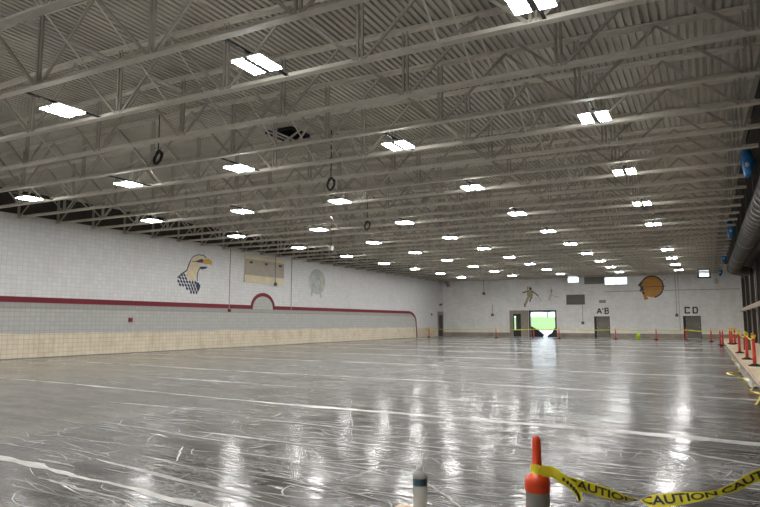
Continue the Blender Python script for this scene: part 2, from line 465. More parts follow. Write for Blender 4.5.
# pair of doors left of the overhead door: one open and glazed, one tan leaf
d3 = struct(MB().box(-17.55, -16.86, YF + .12, YF + .18, .01, 2.68), 'door_3', M['doortan'])
MB().box(HP[0], HP[0] + .36, YF - .03, YF + .3, 0, 2.81).box(-17.62, -17.55, YF + .02, YF + .3, 0, 2.68).box(HP[1] - .06, HP[1], YF + .02, YF + .3, 0, 2.81).box(HP[0], HP[1], YF + .02, YF + .3, 2.45, 2.81).build('door_frame', M['doortan'], d3)
MB().box(-17.5, -17.42, YF + .06, YF + .12, .95, 1.15).build('door_handle', M['strap'], d3)
d4 = struct(MB().box(-18.46, -18.36, YF + .1, YF + .16, 0.01, 2.45).box(-17.74, -17.62, YF + .1, YF + .16, 0.01, 2.45).box(-18.36, -17.74, YF + .1, YF + .16, 0.01, .75).box(-18.36, -17.74, YF + .1, YF + .16, 2.2, 2.45).box(-18.16, -17.74, YF + .1, YF + .16, .75, 2.2), 'door_4', M['dkframe'])
MB().box(-18.36, -18.16, YF + .12, YF + .14, .75, 2.2).build('door_glass', M['glass'], d4)
d5 = struct(MB().box(HO[0], HO[0] + .16, YF - .02, YF + .3, 0, 2.81).box(HO[1] - .16, HO[1], YF - .02, YF + .3, 0, 2.81).box(HO[0], HO[1], YF - .02, YF + .3, 2.62, 2.81), 'door_5', M['dkframe'])
# left-wall door by the far corner
d6 = struct(MB().box(XL, XL + .05, 65.0, 66.2, .01, 2.35), 'door_6', M['dkframe'])
MB().box(XL, XL + .08, 64.85, 65.0, 0, 2.5).box(XL, XL + .08, 66.2, 66.35, 0, 2.5).box(XL, XL + .08, 64.85, 66.35, 2.35, 2.75).build('door_frame', M['doortan'], d6)
MB().box(XL + .05, XL + .1, 65.15, 65.22, 1.0, 1.12).build('door_handle', M['strap'], d6)

# outside, seen through the overhead door and the far windows
og = MB(); N = 30
gv = []
for j in range(14):
    yy = 118.0 + j * 6.0
    zz = -.06 + max(0, (yy - 124) / 66.0) * 2.9
    gv.append([(-150 + 260 * i / N, yy, zz + .15 * math.sin(i * 1.7 + j) * (j > 2)) for i in range(N + 1)])
og.add([q for row in gv for q in row], [(j * (N + 1) + i, j * (N + 1) + i + 1, (j + 1) * (N + 1) + i + 1, (j + 1) * (N + 1) + i) for j in range(13) for i in range(N)])
struct(og, 'ground', M['grass'])
struct(MB().box(-150, 110, YF + .36, 125.5, -.2, -.005), 'trim_21', M['apron'])
def tree(x, y, z, h, w, label, seed):
    t = thing('tree', label, 'tree', (x, y, z), 'trees outside the overhead door')
    MB().lathe([(.28, -.2), (.2, h * .2), (.13, h * .45), (.06, h * .6)], 10).build('trunk', M['bark'], t)
    rnd = random.Random(seed); mb = MB()
    for k in range(170):
        d = Vector((rnd.gauss(0, 1), rnd.gauss(0, 1), rnd.gauss(0, 1))).normalized() * (.35 + .65 * rnd.random() ** .5)
        c = Vector((d.x * w, d.y * w, h * .62 + d.z * h * .36)); s_ = .22 + .2 * rnd.random()
        u = Vector((rnd.gauss(0, 1), rnd.gauss(0, 1), rnd.gauss(0, 1))).normalized(); v = u.orthogonal().normalized()
        w2 = u.cross(v)
        mb.add([c - v * s_, c + w2 * s_ * .4 + u * .05, c + v * s_, c - w2 * s_ * .4 + u * .05], [(0, 1, 2, 3)])
    mb.build('foliage', M['leaf'], t)
for x_, y_, h_t, w_t, lab, sd in ((-49.0, 196, 5.2, 1.7, 'pale hazy tree at the left of the bright overhead door view', 1), (-43.6, 196, 3.6, 1.3, 'low pale hazy tree in the middle of the overhead door view', 2), (-38.6, 198, 4.8, 1.6, 'pale hazy tree at the right of the overhead door view', 3), (-54.6, 196, 9.0, 2.4, 'pale hazy tree seen through the narrow glazed door', 4)):
    tree(x_, y_, 2.9 if y_ < 197 else 2.97, h_t, w_t, lab, sd)

# ------------------------------------------------------------------ plastic sheeting on the floor, one strip per seam interval
def seam_y(k, x):          # near edge of strip k at lateral position x
    return 4.32 + 5.48 * k - .075 * (x + 4) + .10 * math.sin(x * .45 + k * 2.1)
XS0, XS1 = -25.6, 1.02
XSN = 54
def xs(i): return XS0 + (XS1 - XS0) * i / XSN
rs = random.Random(11)
for k in range(-1, 12):
    mb = MB(); vs = []
    zb = .0005 + .0006 * (k % 2)
    for i in range(XSN + 1):
        a = seam_y(k, xs(i)); b = min(seam_y(k + 1, xs(i)) + .12, YF - .4)
        vs += [(xs(i), a, zb), (xs(i), b, zb)]
    mb.add(vs, [(2 * i, 2 * i + 2, 2 * i + 3, 2 * i + 1) for i in range(XSN)])
    lab = 'strip of wrinkled clear plastic sheeting on the grey floor, '
    lab += 'the one nearest the camera' if k == -1 else ('last before the back wall' if k == 11 else '%s from camera' % ORD[k + 1])
    if k == -1: lab = 'strip of wrinkled clear plastic sheeting under the water bottle'
    if k == 0: lab = 'strip of wrinkled clear plastic sheeting just beyond the near orange post'
    sh = mb.build('plastic_sheet', M['film'])
    tag(sh, lab, 'plastic sheet', 'plastic sheets laid over the floor')
    # folded seam along the near edge: a low milky ridge of varying width
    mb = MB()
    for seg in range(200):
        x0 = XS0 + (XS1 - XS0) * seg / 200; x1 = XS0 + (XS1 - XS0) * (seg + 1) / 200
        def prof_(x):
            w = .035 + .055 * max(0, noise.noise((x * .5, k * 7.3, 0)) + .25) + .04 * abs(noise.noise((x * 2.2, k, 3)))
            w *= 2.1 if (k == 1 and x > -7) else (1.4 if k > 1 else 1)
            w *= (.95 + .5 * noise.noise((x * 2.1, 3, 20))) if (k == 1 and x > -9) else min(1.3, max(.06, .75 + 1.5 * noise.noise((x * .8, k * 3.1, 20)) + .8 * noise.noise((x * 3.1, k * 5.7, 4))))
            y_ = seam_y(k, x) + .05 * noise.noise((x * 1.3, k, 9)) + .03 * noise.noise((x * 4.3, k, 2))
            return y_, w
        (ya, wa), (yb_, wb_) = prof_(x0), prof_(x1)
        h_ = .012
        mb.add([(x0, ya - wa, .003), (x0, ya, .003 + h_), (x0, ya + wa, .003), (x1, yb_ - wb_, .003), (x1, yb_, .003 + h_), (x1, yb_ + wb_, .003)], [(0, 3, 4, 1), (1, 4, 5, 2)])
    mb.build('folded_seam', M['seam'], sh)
    # creases: little raised folds, mostly along the strip; highlights painted into their pale tone
    mb = MB()
    for kk, (ax, ay), (bx, by), fw in ((-1, (-6.01, 4.18), (-4.57, 4.0), .022), (0, (-6.23, 5.02), (-3.21, 4.50), .030), (0, (-6.66, 6.91), (-4.0, 6.80), .022), (0, (-6.84, 4.72), (-6.1, 4.66), .02),
                           (0, (-10.5, 8.62), (-7.6, 8.60), .03), (0, (-.55, 8.62), (.6, 8.02), .025), (0, (-2.48, 5.80), (-1.9, 5.16), .018), (0, (-5.9, 6.0), (-5.35, 5.35), .015), (0, (-1.55, 6.0), (-1.28, 6.75), .012), (0, (-1.75, 5.95), (-1.5, 6.2), .012),
                           (0, (-8.6, 6.9), (-5.6, 6.5), .018), (1, (-14.0, 13.1), (-8.3, 12.6), .03), (1, (-6.5, 12.2), (-2.6, 11.9), .025), (0, (-6.9, 8.3), (-3.9, 8.05), .02), (0, (-3.6, 7.2), (-1.6, 7.1), .012)):
        if kk != k: continue
        nn_ = Vector((-(by - ay), bx - ax)).normalized(); pv = []
        for j in range(25):
            t_ = j / 24; off = .03 * noise.noise((t_ * 5, ax, ay)) + .012 * noise.noise((t_ * 14, ax, ay))
            w2_ = fw * (.35 + .65 * math.sin(math.pi * min(1, t_ + .04))) * (.75 + .9 * abs(noise.noise((t_ * 9, bx, by))))
            px, py = ax + (bx - ax) * t_ + nn_.x * off, ay + (by - ay) * t_ + nn_.y * off
            pv += [(px - nn_.x * w2_, py - nn_.y * w2_, .0025), (px, py, .0025 + w2_ * .6), (px + nn_.x * w2_, py + nn_.y * w2_, .0025)]
        fs = []
        for j in range(24): fs += [(3 * j, 3 * j + 3, 3 * j + 4, 3 * j + 1), (3 * j + 1, 3 * j + 4, 3 * j + 5, 3 * j + 2)]
        mb.add(pv, fs)
    for q in range((360 if k < 1 else 260) if k < 3 else 70):
        cx_ = rs.uniform((-9 if k < 1 else -15) if k < 3 else -24, .6); cy_ = seam_y(k, cx_) + rs.uniform(.3, 5.2)
        if rs.random() < .62: an = R(-5 + rs.gauss(0, 7)); ln = rs.uniform(.2, 1.3)
        else: an = rs.uniform(0, math.pi); ln = rs.uniform(.12, .6)
        cv = rs.gauss(0, .35); w0 = rs.uniform(.003, .011) * (1 if k < 3 else 1.8); pts = []
        nseg = 7
        for j in range(nseg + 1):
            tt = j / nseg - .5; aa = an + cv * tt
            pts.append((cx_ + math.cos(aa) * tt * ln, cy_ + math.sin(aa) * tt * ln + .015 * noise.noise((tt * 6, q, k))))
        vs = []
        for j, (px, py) in enumerate(pts):
            t_ = Vector((pts[min(nseg, j + 1)][0] - pts[max(0, j - 1)][0], pts[min(nseg, j + 1)][1] - pts[max(0, j - 1)][1])).normalized()
            ww = w0 * (math.sin(math.pi * (j + .3) / (nseg + .6)))
            vs += [(px - t_.y * ww, py + t_.x * ww, .0025), (px, py, .0025 + ww * .7), (px + t_.y * ww, py - t_.x * ww, .0025)]
        if max(v[1] for v in vs) > YF - .5 or max(v[0] for v in vs) > 1.0: continue
        fs = []
        for j in range(nseg): fs += [(3 * j, 3 * j + 3, 3 * j + 4, 3 * j + 1), (3 * j + 1, 3 * j + 4, 3 * j + 5, 3 * j + 2)]
        mb.add(vs, fs)
    tag(mb.build('crease', M['crease'], sh), kind='stuff')

# ------------------------------------------------------------------ roof trusses
TX0, TX1 = XL + .04, XD - .05
ZB = 6.05
def flange_T(mb, pts, w, h, inv):
    t = .014; s_ = .024
    if inv:  # bottom chord: flange below, web up
        pr = [(-w / 2, 0), (w / 2, 0), (w / 2, t), (s_ / 2, t), (s_ / 2, h), (-s_ / 2, h), (-s_ / 2, t), (-w / 2, t)]
    else:
        pr = [(-w / 2, 0), (-w / 2, -t), (-s_ / 2, -t), (-s_ / 2, -h), (s_ / 2, -h), (s_ / 2, -t), (w / 2, -t), (w / 2, 0)]
    mb.sweep(pts, pr)
tr = thing('roof_truss', '', 'roof truss', (0, truss_y(-1), 0), 'steel roof trusses across the hall')
mb = MB(); flange_T(mb, [(TX0, 0, ZB), (TX1, 0, ZB)], .16, .10, True); mb.build('bottom_chord', M['steel'], tr)
mb = MB(); flange_T(mb, [(TX0, 0, deck_z(TX0) - .004), (RIDGE, 0, deck_z(RIDGE) - .004), (TX1, 0, deck_z(TX1) - .004)], .20, .10, False); mb.build('top_chord', M['steel'], tr)
nodes = [.91 - 3.03 * i for i in range(10)]
for i, bx in enumerate(nodes):
    zt = deck_z(bx) - .06
    if bx - .07 > TX0:
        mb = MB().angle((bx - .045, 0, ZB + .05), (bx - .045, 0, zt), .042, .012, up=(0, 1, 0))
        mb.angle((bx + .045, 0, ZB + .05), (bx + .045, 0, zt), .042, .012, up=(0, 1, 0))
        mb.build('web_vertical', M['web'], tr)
    for sgn in (-1, 1):
        tx = bx + sgn * 1.515
        tx = max(TX0 + .03, min(TX1 - .03, tx))
        if abs(tx - bx) < .1: continue
        zt = deck_z(tx) - .06
        sx = bx + sgn * .09
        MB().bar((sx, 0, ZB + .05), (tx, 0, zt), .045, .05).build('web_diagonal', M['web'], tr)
for bx in (-3.63, -9.69, -15.75, -21.8):     # cross bridging to the next truss
    zt = deck_z(bx) - .09; zb = ZB + .06
    MB().angle((bx - .03, .02, zt), (bx - .03, TS - .02, zb), .04, .008).build('bridging_strut', M['steel'], tr)
    MB().angle((bx + .03, .02, zb), (bx + .03, TS - .02, zt), .04, .008).build('bridging_strut', M['steel'], tr)
def truss_label(k):
    if k == -1: return 'grey open-web steel roof truss nearest the camera, before the first row of lights'
    j, r = divmod(k, 3)
    if k <= 28:
        if r == 0: return 'grey open-web steel roof truss just in front of the %s row of ceiling lights' % ORD[j]
        if r == 1: return 'grey open-web steel roof truss just behind the %s row of ceiling lights' % ORD[j]
        return 'grey open-web steel roof truss midway between the %s and %s rows of lights' % (ORD[j], ORD[j + 1])
    return ['grey open-web steel roof truss second behind the last row of lights', 'grey open-web steel roof truss third behind the last row of lights', 'grey open-web steel roof truss closest to the back wall'][k - 29]
for k in range(-1, 32):
    o = tr if k == -1 else dup(tr, (0, truss_y(k), 0))
    o['label'] = truss_label(k)
# last truss braces into the wall; girder along the right eave
tag(MB().box(XD - .08, XD + .12, YB, YF - .02, 7.02, 7.06).box(XD + .01, XD + .03, YB, YF - .02, 7.06, 7.32).box(XD - .08, XD + .12, YB, YF - .02, 7.32, 7.335).build('steel_girder', M['dkframe']), 'long dark steel girder along the right eave above the duct', 'girder')
# pairs of bare conduits running down the hall under the deck
for i, (cx_, lab) in enumerate(((-11.45, 'left one of the two thin pipes running lengthwise under the roof ridge'), (-11.25, 'right one of the two thin pipes running lengthwise under the roof ridge'))):
    tag(MB().tube([(cx_, YB + .1, 7.25), (cx_, YF - .05, 7.25)], .025, 8).build('conduit', M['conduit']), lab, 'conduit')

# ------------------------------------------------------------------ ceiling lights
LX = [-1.94, -6.66, -11.76, -16.30, -21.35]
COLN = ['nearest the duct', 'second from the duct', 'in the middle column', 'second from the left wall', 'nearest the left wall']
lt = thing('ceiling_light', '', 'ceiling light', (0, 0, 0), 'twin-panel ceiling lights under the trusses')
MB().box(-.022, .022, -.95, .95, ZB + .016, ZB + .05).build('strut', M['blacksteel'], lt)
MB().box(-.287, .287, -.312, .312, 5.968, 6.0).box(-.08, .08, -.26, .26, 6.0, 6.045).build('housing', M['housing'], lt)
MB().box(-.055, .055, -.30, .30, 5.948, 5.968).build('centre_rail', M['boxgrey'], lt)
for s_ in (-1, 1):          # wrap-around lens, wider than the housing above it
    MB().box(s_ * .175 - .118, s_ * .175 + .118, -.312, .312, 5.946, 5.968).build('diffuser', M['led'], lt)
for s_ in (-1, 1):
    MB().box(-.012, .012, s_ * .2 - .012, s_ * .2 + .012, 6.0, ZB + .03).build('hanger', M['blacksteel'], lt)
first = True
for j in range(-2, 10):  # negative rows are unseen, added on the same grid to light the foreground
    for i, lx in enumerate(LX):
        if i == 0 and j == 5: continue
        y_ = 8.217 + 5.597 * j
        lab = 'twin-panel ceiling light %s, %s' % (COLN[i], ORD[j] + ' row from the camera' if j >= 0 else ('overhead of the camera' if j == -1 else 'behind the camera'))
        if first: lt.location = (lx, y_, 0); lt['label'] = lab; first = False
        else: dup(lt, (lx, y_, 0), lab)

# ------------------------------------------------------------------ duct along the right side
du = thing('spiral_duct', 'long round grey spiral duct hung along the right side under the eave', 'duct', (1.9, 0, 5.5))
pr = []
yy = 1.0
while yy < 53.0:
    pr += [(.385, yy), (.385, yy + .78), (.42, yy + .81), (.42, yy + .87), (.385, yy + .90)]; yy += .9
mb = MB(); nS = 28; vs = []
for r_, y_ in pr: vs += [(r_ * math.cos(2 * math.pi * a / nS), y_, r_ * math.sin(2 * math.pi * a / nS)) for a in range(nS)]
mb.add(vs, [(i * nS + a, i * nS + (a + 1) % nS, (i + 1) * nS + (a + 1) % nS, (i + 1) * nS + a) for i in range(len(pr) - 1) for a in range(nS)], True)
mb.f.append(list(range(nS))); mb.sm.append(False)
mb.build('duct_body', M['duct'], du)
for k in range(57):
    y_ = 1.0 + .9 * k + .84
    MB().add([(r2 * math.cos(2 * math.pi * a / nS), y_ + d2, r2 * math.sin(2 * math.pi * a / nS)) for r2, d2 in ((.42, -.035), (.428, -.03), (.428, .03), (.42, .035)) for a in range(nS)], [(i * nS + a, i * nS + (a + 1) % nS, (i + 1) * nS + (a + 1) % nS, (i + 1) * nS + a) for i in range(3) for a in range(nS)], True).build('joint_band', M['dkframe'], du)
el = [(0, 53.2, 0), (.05, 53.7, 0), (.25, 54.1, -.05), (.6, 54.35, -.1), (1.04, 54.4, -.1)]
mb = MB().tube(el, .385, 24); mb.build('elbow', M['duct'], du)
for k in range(13):
    y_ = 2.8 + 4.0 * k
    mb = MB()
    ring = [(.405 * math.cos(t), y_, .405 * math.sin(t)) for t in [math.pi * a / 14 for a in range(-14, 1)]]
    mb.sweep(ring + [(.405, y_, 1.40)], [(-.004, -.03), (.004, -.03), (.004, .03), (-.004, .03)], up=(0, 1, 0))
    mb.bar((-.405, y_, 0), (-.405, y_, 1.42), .03, .005)
    mb.build('hanger_strap', M['strap'], du)

# blue plastic bundles hanging off the eave girder
def bundle(x, y, z, label, first_):
    t = thing('blue_plastic_bundle', label, 'plastic bundle', (x, y, z), 'blue plastic bundles hanging from the eave girder')
    mb = MB(); vs = []; nr, ns = 12, 14; rnd = random.Random(5)
    for i in range(nr + 1):
        f_ = i / nr; zz = .42 - .84 * f_
        w_ = .05 + .12 * math.sin(math.pi * min(1, f_ * 1.05)) ** .6
        ox = .05 * math.sin(f_ * 3.0) - .03
        for a in range(ns):
            an = 2 * math.pi * a / ns
            rr_ = w_ * (1 + .22 * noise.noise((math.cos(an) * 2, math.sin(an) * 2, f_ * 5)))
            vs.append((ox + rr_ * math.cos(an), rr_ * 1.2 * math.sin(an), zz))
    mb.add(vs, [(i * ns + a, i * ns + (a + 1) % ns, (i + 1) * ns + (a + 1) % ns, (i + 1) * ns + a) for i in range(nr) for a in range(ns)], True)
    mb.f += [list(range(ns)), [nr * ns + a for a in range(ns)]]; mb.sm += [False, False]
    mb.build('plastic_wrap', M['blue'], t)
    mb = MB(); mb.lathe([(.001, -.205), (.05, -.2), (.055, -.19), (.001, -.185)], 14)
    mb.v = [(q[0] - .01, q[2], q[1] * 1.5 - .08) for q in mb.v]; mb.build('white_mark', M['film_white'], t)
    MB().tube([(-.02, 0, .40), (.02, 0, .7), (.16, 0, 1.06)], .018, 8).build('hanging_cord', M['cable'], t)
    return t
b0 = bundle(1.22, 20.0, 6.0, 'blue plastic bundle hanging nearest the camera beside the grey duct', True)
for y_, lab in ((34.3, 'blue plastic bundle by the duct, second one back from the camera'), (48.9, 'blue plastic bundle by the duct, third one back from the camera'), (62.5, 'blue plastic bundle by the duct, farthest from the camera')):
    dup(b0, (1.22, y_, 6.0), lab)

# roof vent with dark opening
rv = thing('roof_vent', 'square dark roof vent opening high in the ceiling above the hall', 'vent', (-11.62, 15.95, 7.52))
MB().box(-.48, .48, -.48, .48, .0, .06).build('dark_opening', M['void'], rv)
fr = MB().box(-.51, -.48, -.51, .51, -.03, .07).box(.48, .51, -.51, .51, -.03, .07).box(-.48, .48, -.51, -.48, -.03, .07).box(-.48, .48, .48, .51, -.03, .07)
fr.build('curb_frame', M['blacksteel'], rv)
# hanging coils of cable and a pendant drop
def coil(x, y, ztop, zc, r_, label, tilt=0.0):
    t = thing('cable_coil', label, 'cable', (x, y, zc), 'black cables coiled up among the trusses')
    pts = []
    for i in range(3 * 20 + 1):
        a = 2 * math.pi * i / 20; q = r_ * (1 + .08 * math.sin(i * 1.3))
        pts.append((q * .62 * math.cos(a), .03 * math.sin(i * .7) + tilt * q * math.sin(a), q * math.sin(a)))
    MB().tube(pts, .028, 6).build('loop', M['cable'], t)
    MB().tube([(0, 0, r_ * .95), (.01, 0, (ztop - zc) * .5), (0, 0, ztop - zc)], .016, 6).build('drop_cord', M['cable'], t)
coil(-9.95, 15.9, 7.5, 5.73, .19, 'black cable coil hanging on a long cord left of the hall centre', .2)
coil(-13.6, 12.5, 7.48, 6.20, .20, 'black cable coil among the trusses toward the left wall', .3)
coil(-13.9, 25.45, 7.48, 6.05, .2, 'small black cable coil farther back, beyond the long hanging one', .3)
pd = thing('pendant_box', 'pale junction box hanging on a thin cord before the left wall', 'junction box', (-17.66, 28.3, 5.5))
MB().box(-.09, .09, -.09, .09, -.12, .12).build('box', M['housing'], pd)
MB().tube([(0, 0, .12), (0, 0, 2.0)], .014, 6).build('cord', M['cable'], pd)

# ------------------------------------------------------------------ left wall: murals and fittings
X0 = XL
em = thing('wall_mural', 'painted eagle head with golden beak and navy feathers on the left wall', 'mural', (X0, 27.4, 4.4))
def rel(pts, oy=27.4, oz=4.4): return [(a - oy, b - oz) for a, b in pts]
MB().prism(rel([(27.16, 5.23), (27.46, 5.43), (27.95, 5.5), (28.32, 5.43), (28.46, 5.3), (28.16, 5.17), (28.06, 5.07), (27.87, 4.89), (27.93, 4.8), (27.73, 4.63), (27.6, 4.36), (27.57, 3.97), (27.22, 3.98), (26.77, 4.11), (26.85, 4.59), (27.02, 4.98)]), 'x', 0, .005).build('head', M['cream'], em)
MB().prism(rel([(28.10, 5.2), (28.5, 5.36), (28.78, 5.30), (28.88, 5.15), (28.84, 4.96), (28.72, 5.05), (28.5, 5.03), (28.1, 5.01)]), 'x', 0, .009).build('beak', M['beak'], em)
mb = MB().prism(rel([(27.84, 4.82), (28.2, 4.86), (28.51, 4.86), (28.35, 4.74), (27.94, 4.66)]), 'x', 0, .009)
mb.stroke(rel([(27.13, 5.21), (27.29, 5.38), (27.7, 5.52), (28.15, 5.52), (28.39, 5.4)]), .05, 'x', 0, .008)
mb.stroke(rel([(27.1, 5.16), (26.96, 4.88), (26.81, 4.52), (26.56, 4.38), (26.1, 4.05)]), .075, 'x', 0, .008)
mb.stroke(rel([(27.89, 4.79), (27.72, 4.55), (27.66, 4.23), (27.68, 3.95)]), .06, 'x', 0, .008)
mb.build('outline', M['navy'], em)
MB().prism(rel([(27.52, 5.13), (27.96, 5.3), (28.2, 5.24), (28.06, 5.07), (27.65, 5.06)]), 'x', 0, .008).stroke(rel([(27.2, 5.08), (27.55, 5.1)]), .04, 'x', 0, .008).build('eye', M['inkpaint'], em)
rf = random.Random(3)
def inpoly(p, P):
    c = False; n_ = len(P)
    for i in range(n_):
        a, b = P[i], P[i - 1]
        if (a[1] > p[1]) != (b[1] > p[1]) and p[0] < (b[0] - a[0]) * (p[1] - a[1]) / (b[1] - a[1]) + a[0]: c = not c
    return c
FP = [(26.04, 4.0), (26.56, 4.41), (26.78, 4.11), (27.2, 4.0), (27.57, 3.99), (27.89, 3.75), (27.82, 3.35), (27.56, 3.22), (27.07, 3.32), (26.3, 3.66)]
mb = MB(); cnt = 0
for gx in range(9):
    for gz in range(6):
        p_ = (26.1 + gx * .22 + (gz % 2) * .1, 3.30 + gz * .19)
        if not inpoly(p_, FP): continue
        dx_, dz_ = (.10, -.13) if p_[0] < 27.1 else (.04, -.16)
        mb.prism(rel([(p_[0] - dx_ * .7, p_[1] - dz_ * .8), (p_[0] + .085, p_[1] + .03), (p_[0] + dx_ * .9, p_[1] + dz_ * .9), (p_[0] - .085, p_[1] - .03)]), 'x', 0, .009)
mb.prism(rel([(27.6, 3.9), (27.82, 3.86), (27.9, 3.55), (27.78, 3.32), (27.66, 3.5)]), 'x', 0, .008)
mb.build('feathers', M['navy'], em)

bd = thing('wall_board', 'pale yellow rectangular board with a taupe centre high on the left wall', 'board', (X0, 34.0, 5.05))
MB().box(0, .06, -2.15, 2.1, -.90, .91).build('backing', M['board'], bd)
MB().box(.06, .09, -2.1, 2.08, -.42, .62).build('taupe_panel', M['board2'], bd)
for q in (-1.6, 0, 1.6): MB().box(.09, .2, q - .09, q + .09, .34, .48).build('bracket', M['boxgrey'], bd)

gm = thing('wall_mural', 'faded green and blue painted head right of the arch on the left wall', 'mural', (X0, 40.5, 4.5))
mb = MB().prism([(1.15 * math.cos(t), .15 + .98 * math.sin(t)) for t in [2 * math.pi * i / 24 for i in range(24)]], 'x', 0, .003); mb.build('backdrop', M['fad_grey'], gm)
mb = MB()
for i in range(22):
    a = R(-20 + 220 * i / 21); r0, r1 = .72, .98 + .12 * (i % 2)
    mb.prism([(1.15 * r0 * math.cos(a - .05), .15 + r0 * math.sin(a - .05)), (1.15 * r1 * math.cos(a), .15 + r1 * math.sin(a)), (1.15 * r0 * math.cos(a + .05), .15 + r0 * math.sin(a + .05))], 'x', 0, .006)
mb.stroke([(-.3, .75), (.25, .6), (.5, .1), (.35, -.4), (.1, -.5)], .16, 'x', 0, .006)
mb.stroke([(-.6, -.3), (-.75, -.75), (-.7, -1.0)], .18, 'x', 0, .006).stroke([(.3, -.6), (.5, -.85), (.6, -1.05)], .18, 'x', 0, .006)
mb.build('green_strokes', M['fad_green'], gm)
MB().stroke([(-.55, .1), (-.45, -.25), (-.5, -.45)], .26, 'x', 0, .008).stroke([(-.1, .5), (.2, .3)], .14, 'x', 0, .008).build('blue_strokes', M['fad_blue'], gm)
MB().stroke([(-1.0, .15), (-.9, -.25)], .2, 'x', 0, .008).stroke([(.55, .5), (.65, .05), (.95, -.35)], .16, 'x', 0, .008).stroke([(.1, -.1), (.3, .2)], .12, 'x', 0, .008).build('yellow_strokes', M['fad_yel'], gm)

def wall_drop(y_, z0, z1, label, bz, off=-.012):
    t = thing('conduit_drop', label, 'conduit', (X0 + off, y_, z0), 'conduit drops on the left wall')
    MB().box(0.013, .045, -.02, .02, 0, z1 - z0).build('conduit', M['conduit'], t)
    if bz: MB().box(0, .12, -.09, .09, -.1, .12).build('box', bz, t)
wall_drop(30.5, 2.38, 6.2, 'thin grey conduit drop between the eagle and the pale board', None)
wall_drop(37.1, 2.45, 6.2, 'thin grey conduit drop between the pale board and the faded mural', None)
wall_drop(35.05, 4.15, 6.2, 'thin conduit drop crossing the pale board to a small box', M['boxgrey'], .095)
tag(MB().box(X0 + e2, X0 + .09, 30.40, 30.60, 2.20, 2.38).build('fire_alarm', M['firered']), 'small dark red alarm under the red stripe below the conduit', 'fire alarm')
tag(MB().box(X0 + e2, X0 + .09, 22.84, 23.04, 1.57, 1.78).build('fire_alarm', M['firered']), 'small red alarm box on the grey wall band toward the left', 'fire alarm')
tag(MB().box(X0, X0 + .08, 63.0, 63.2, 2.3, 2.5).build('wall_switch', M['boxgrey']), 'small grey wall box left of the corner door', 'wall box')
el_ = thing('emergency_light', 'twin-headed emergency light above the left corner door', 'emergency light', (X0, 65.6, 3.5))
MB().box(0, .1, -.2, .2, -.1, .1).build('body', M['boxgrey'], el_)
for s_ in (-1, 1): MB().lathe([(.03, 0), (.09, .06), (.09, .1), (.02, .11)], 12, (.14, s_ * .28, .02)).build('lamp_head', M['boxgrey'], el_)
cd = thing('duct_elbow', 'short pale elbow duct in the far left upper corner', 'duct', (XL + .8, YF - .7, 6.0))
MB().tube([(-.75, -.1, .3), (-.3, -.05, .25), (0, 0, .05), (.15, 0, -.3), (.2, 0, -.5)], .2, 14).build('pipe', M['conduit'], cd)

# ------------------------------------------------------------------ back wall: murals, letters and fittings
pm_ = thing('wall_mural', 'khaki and black running player painted above the overhead door', 'mural', (-16.4, YF, 4.3))
def rp_(pts): return [(a + 16.4, b - 4.3) for a, b in pts]
mb = MB().prism(rp_([(-16.85, 4.95), (-16.35, 4.95), (-16.2, 4.5), (-16.35, 4.15), (-16.8, 4.1), (-16.9, 4.5)]), 'y', -.006, 0)
mb.stroke(rp_([(-16.8, 4.15), (-16.95, 3.75), (-17.15, 3.35)]), .26, 'y', -.006, 0).stroke(rp_([(-16.75, 4.85), (-16.8, 5.1), (-16.75, 5.35)]), .14, 'y', -.006, 0)
mb.build('uniform', M['khaki'], pm_)
mb = MB().prism(rp_([(-16.5 + .14 * math.cos(t), 5.1 + .17 * math.sin(t)) for t in [2 * math.pi * i / 12 for i in range(12)]]), 'y', -.010, 0)
mb.stroke(rp_([(-16.85, 4.85), (-17.2, 4.7), (-17.4, 4.72)]), .11, 'y', -.010, 0)
mb.stroke(rp_([(-16.35, 4.85), (-16.0, 4.6), (-15.7, 4.3)]), .11, 'y', -.010, 0)
mb.stroke(rp_([(-16.35, 4.2), (-16.6, 3.9), (-16.55, 3.7)]), .13, 'y', -.009, 0)
mb.stroke(rp_([(-17.15, 3.5), (-17.2, 3.25), (-17.02, 3.2)]), .11, 'y', -.011, 0)
mb.build('dark_limbs', M['inkpaint'], pm_)
MB().stroke(rp_([(-15.75, 4.35), (-15.5, 3.95), (-15.4, 3.75)]), .09, 'y', -.008, 0).stroke(rp_([(-16.0, 4.2), (-15.9, 3.85), (-15.65, 3.75)]), .06, 'y', -.008, 0).build('stick', M['fad_grey'], pm_)
p2 = thing('wall_mural', 'small faded grey figure painted right of the running player', 'mural', (-14.3, YF, 4.2))
MB().stroke([(.0, .55), (-.05, .2), (-.2, -.1), (-.22, -.4)], .16, 'y', -.005, 0).stroke([(-.05, .25), (.3, .05), (.75, -.05)], .08, 'y', -.005, 0).stroke([(-.02, 1.0), (0, .6)], .08, 'y', -.005, 0).build('figure', M['fad_grey'], p2)
MB().prism([(.1 * math.cos(t), .62 + .13 * math.sin(t)) for t in [2 * math.pi * i / 10 for i in range(10)]], 'y', -.007, 0).build('head', M['khaki'], p2)
bm_ = thing('wall_mural', 'round orange disc mural with dark rim and tail on the back wall', 'mural', (-4.62, YF, 5.0))
rx, rz_ = .98, 1.02
circ = [2 * math.pi * i / 36 for i in range(36)]
MB().prism([(rx * math.cos(t), rz_ * math.sin(t)) for t in circ], 'y', -.005, 0).build('disc', M['ball'], bm_)
mb = MB().stroke([((rx + .02) * math.cos(t), (rz_ + .02) * math.sin(t)) for t in [R(-80 + 290 * i / 30) for i in range(31)]], .13, 'y', -.010, 0)
mb.stroke([(-.7, 0.02), (-.3, -.02), (.2, .03), (1.25, 0)], .05, 'y', -.009, 0)
mb.stroke([(.9, .5), (1.2, .7)], .035, 'y', -.009, 0)
mb.build('dark_rim', M['inkpaint'], bm_)
mb = MB()
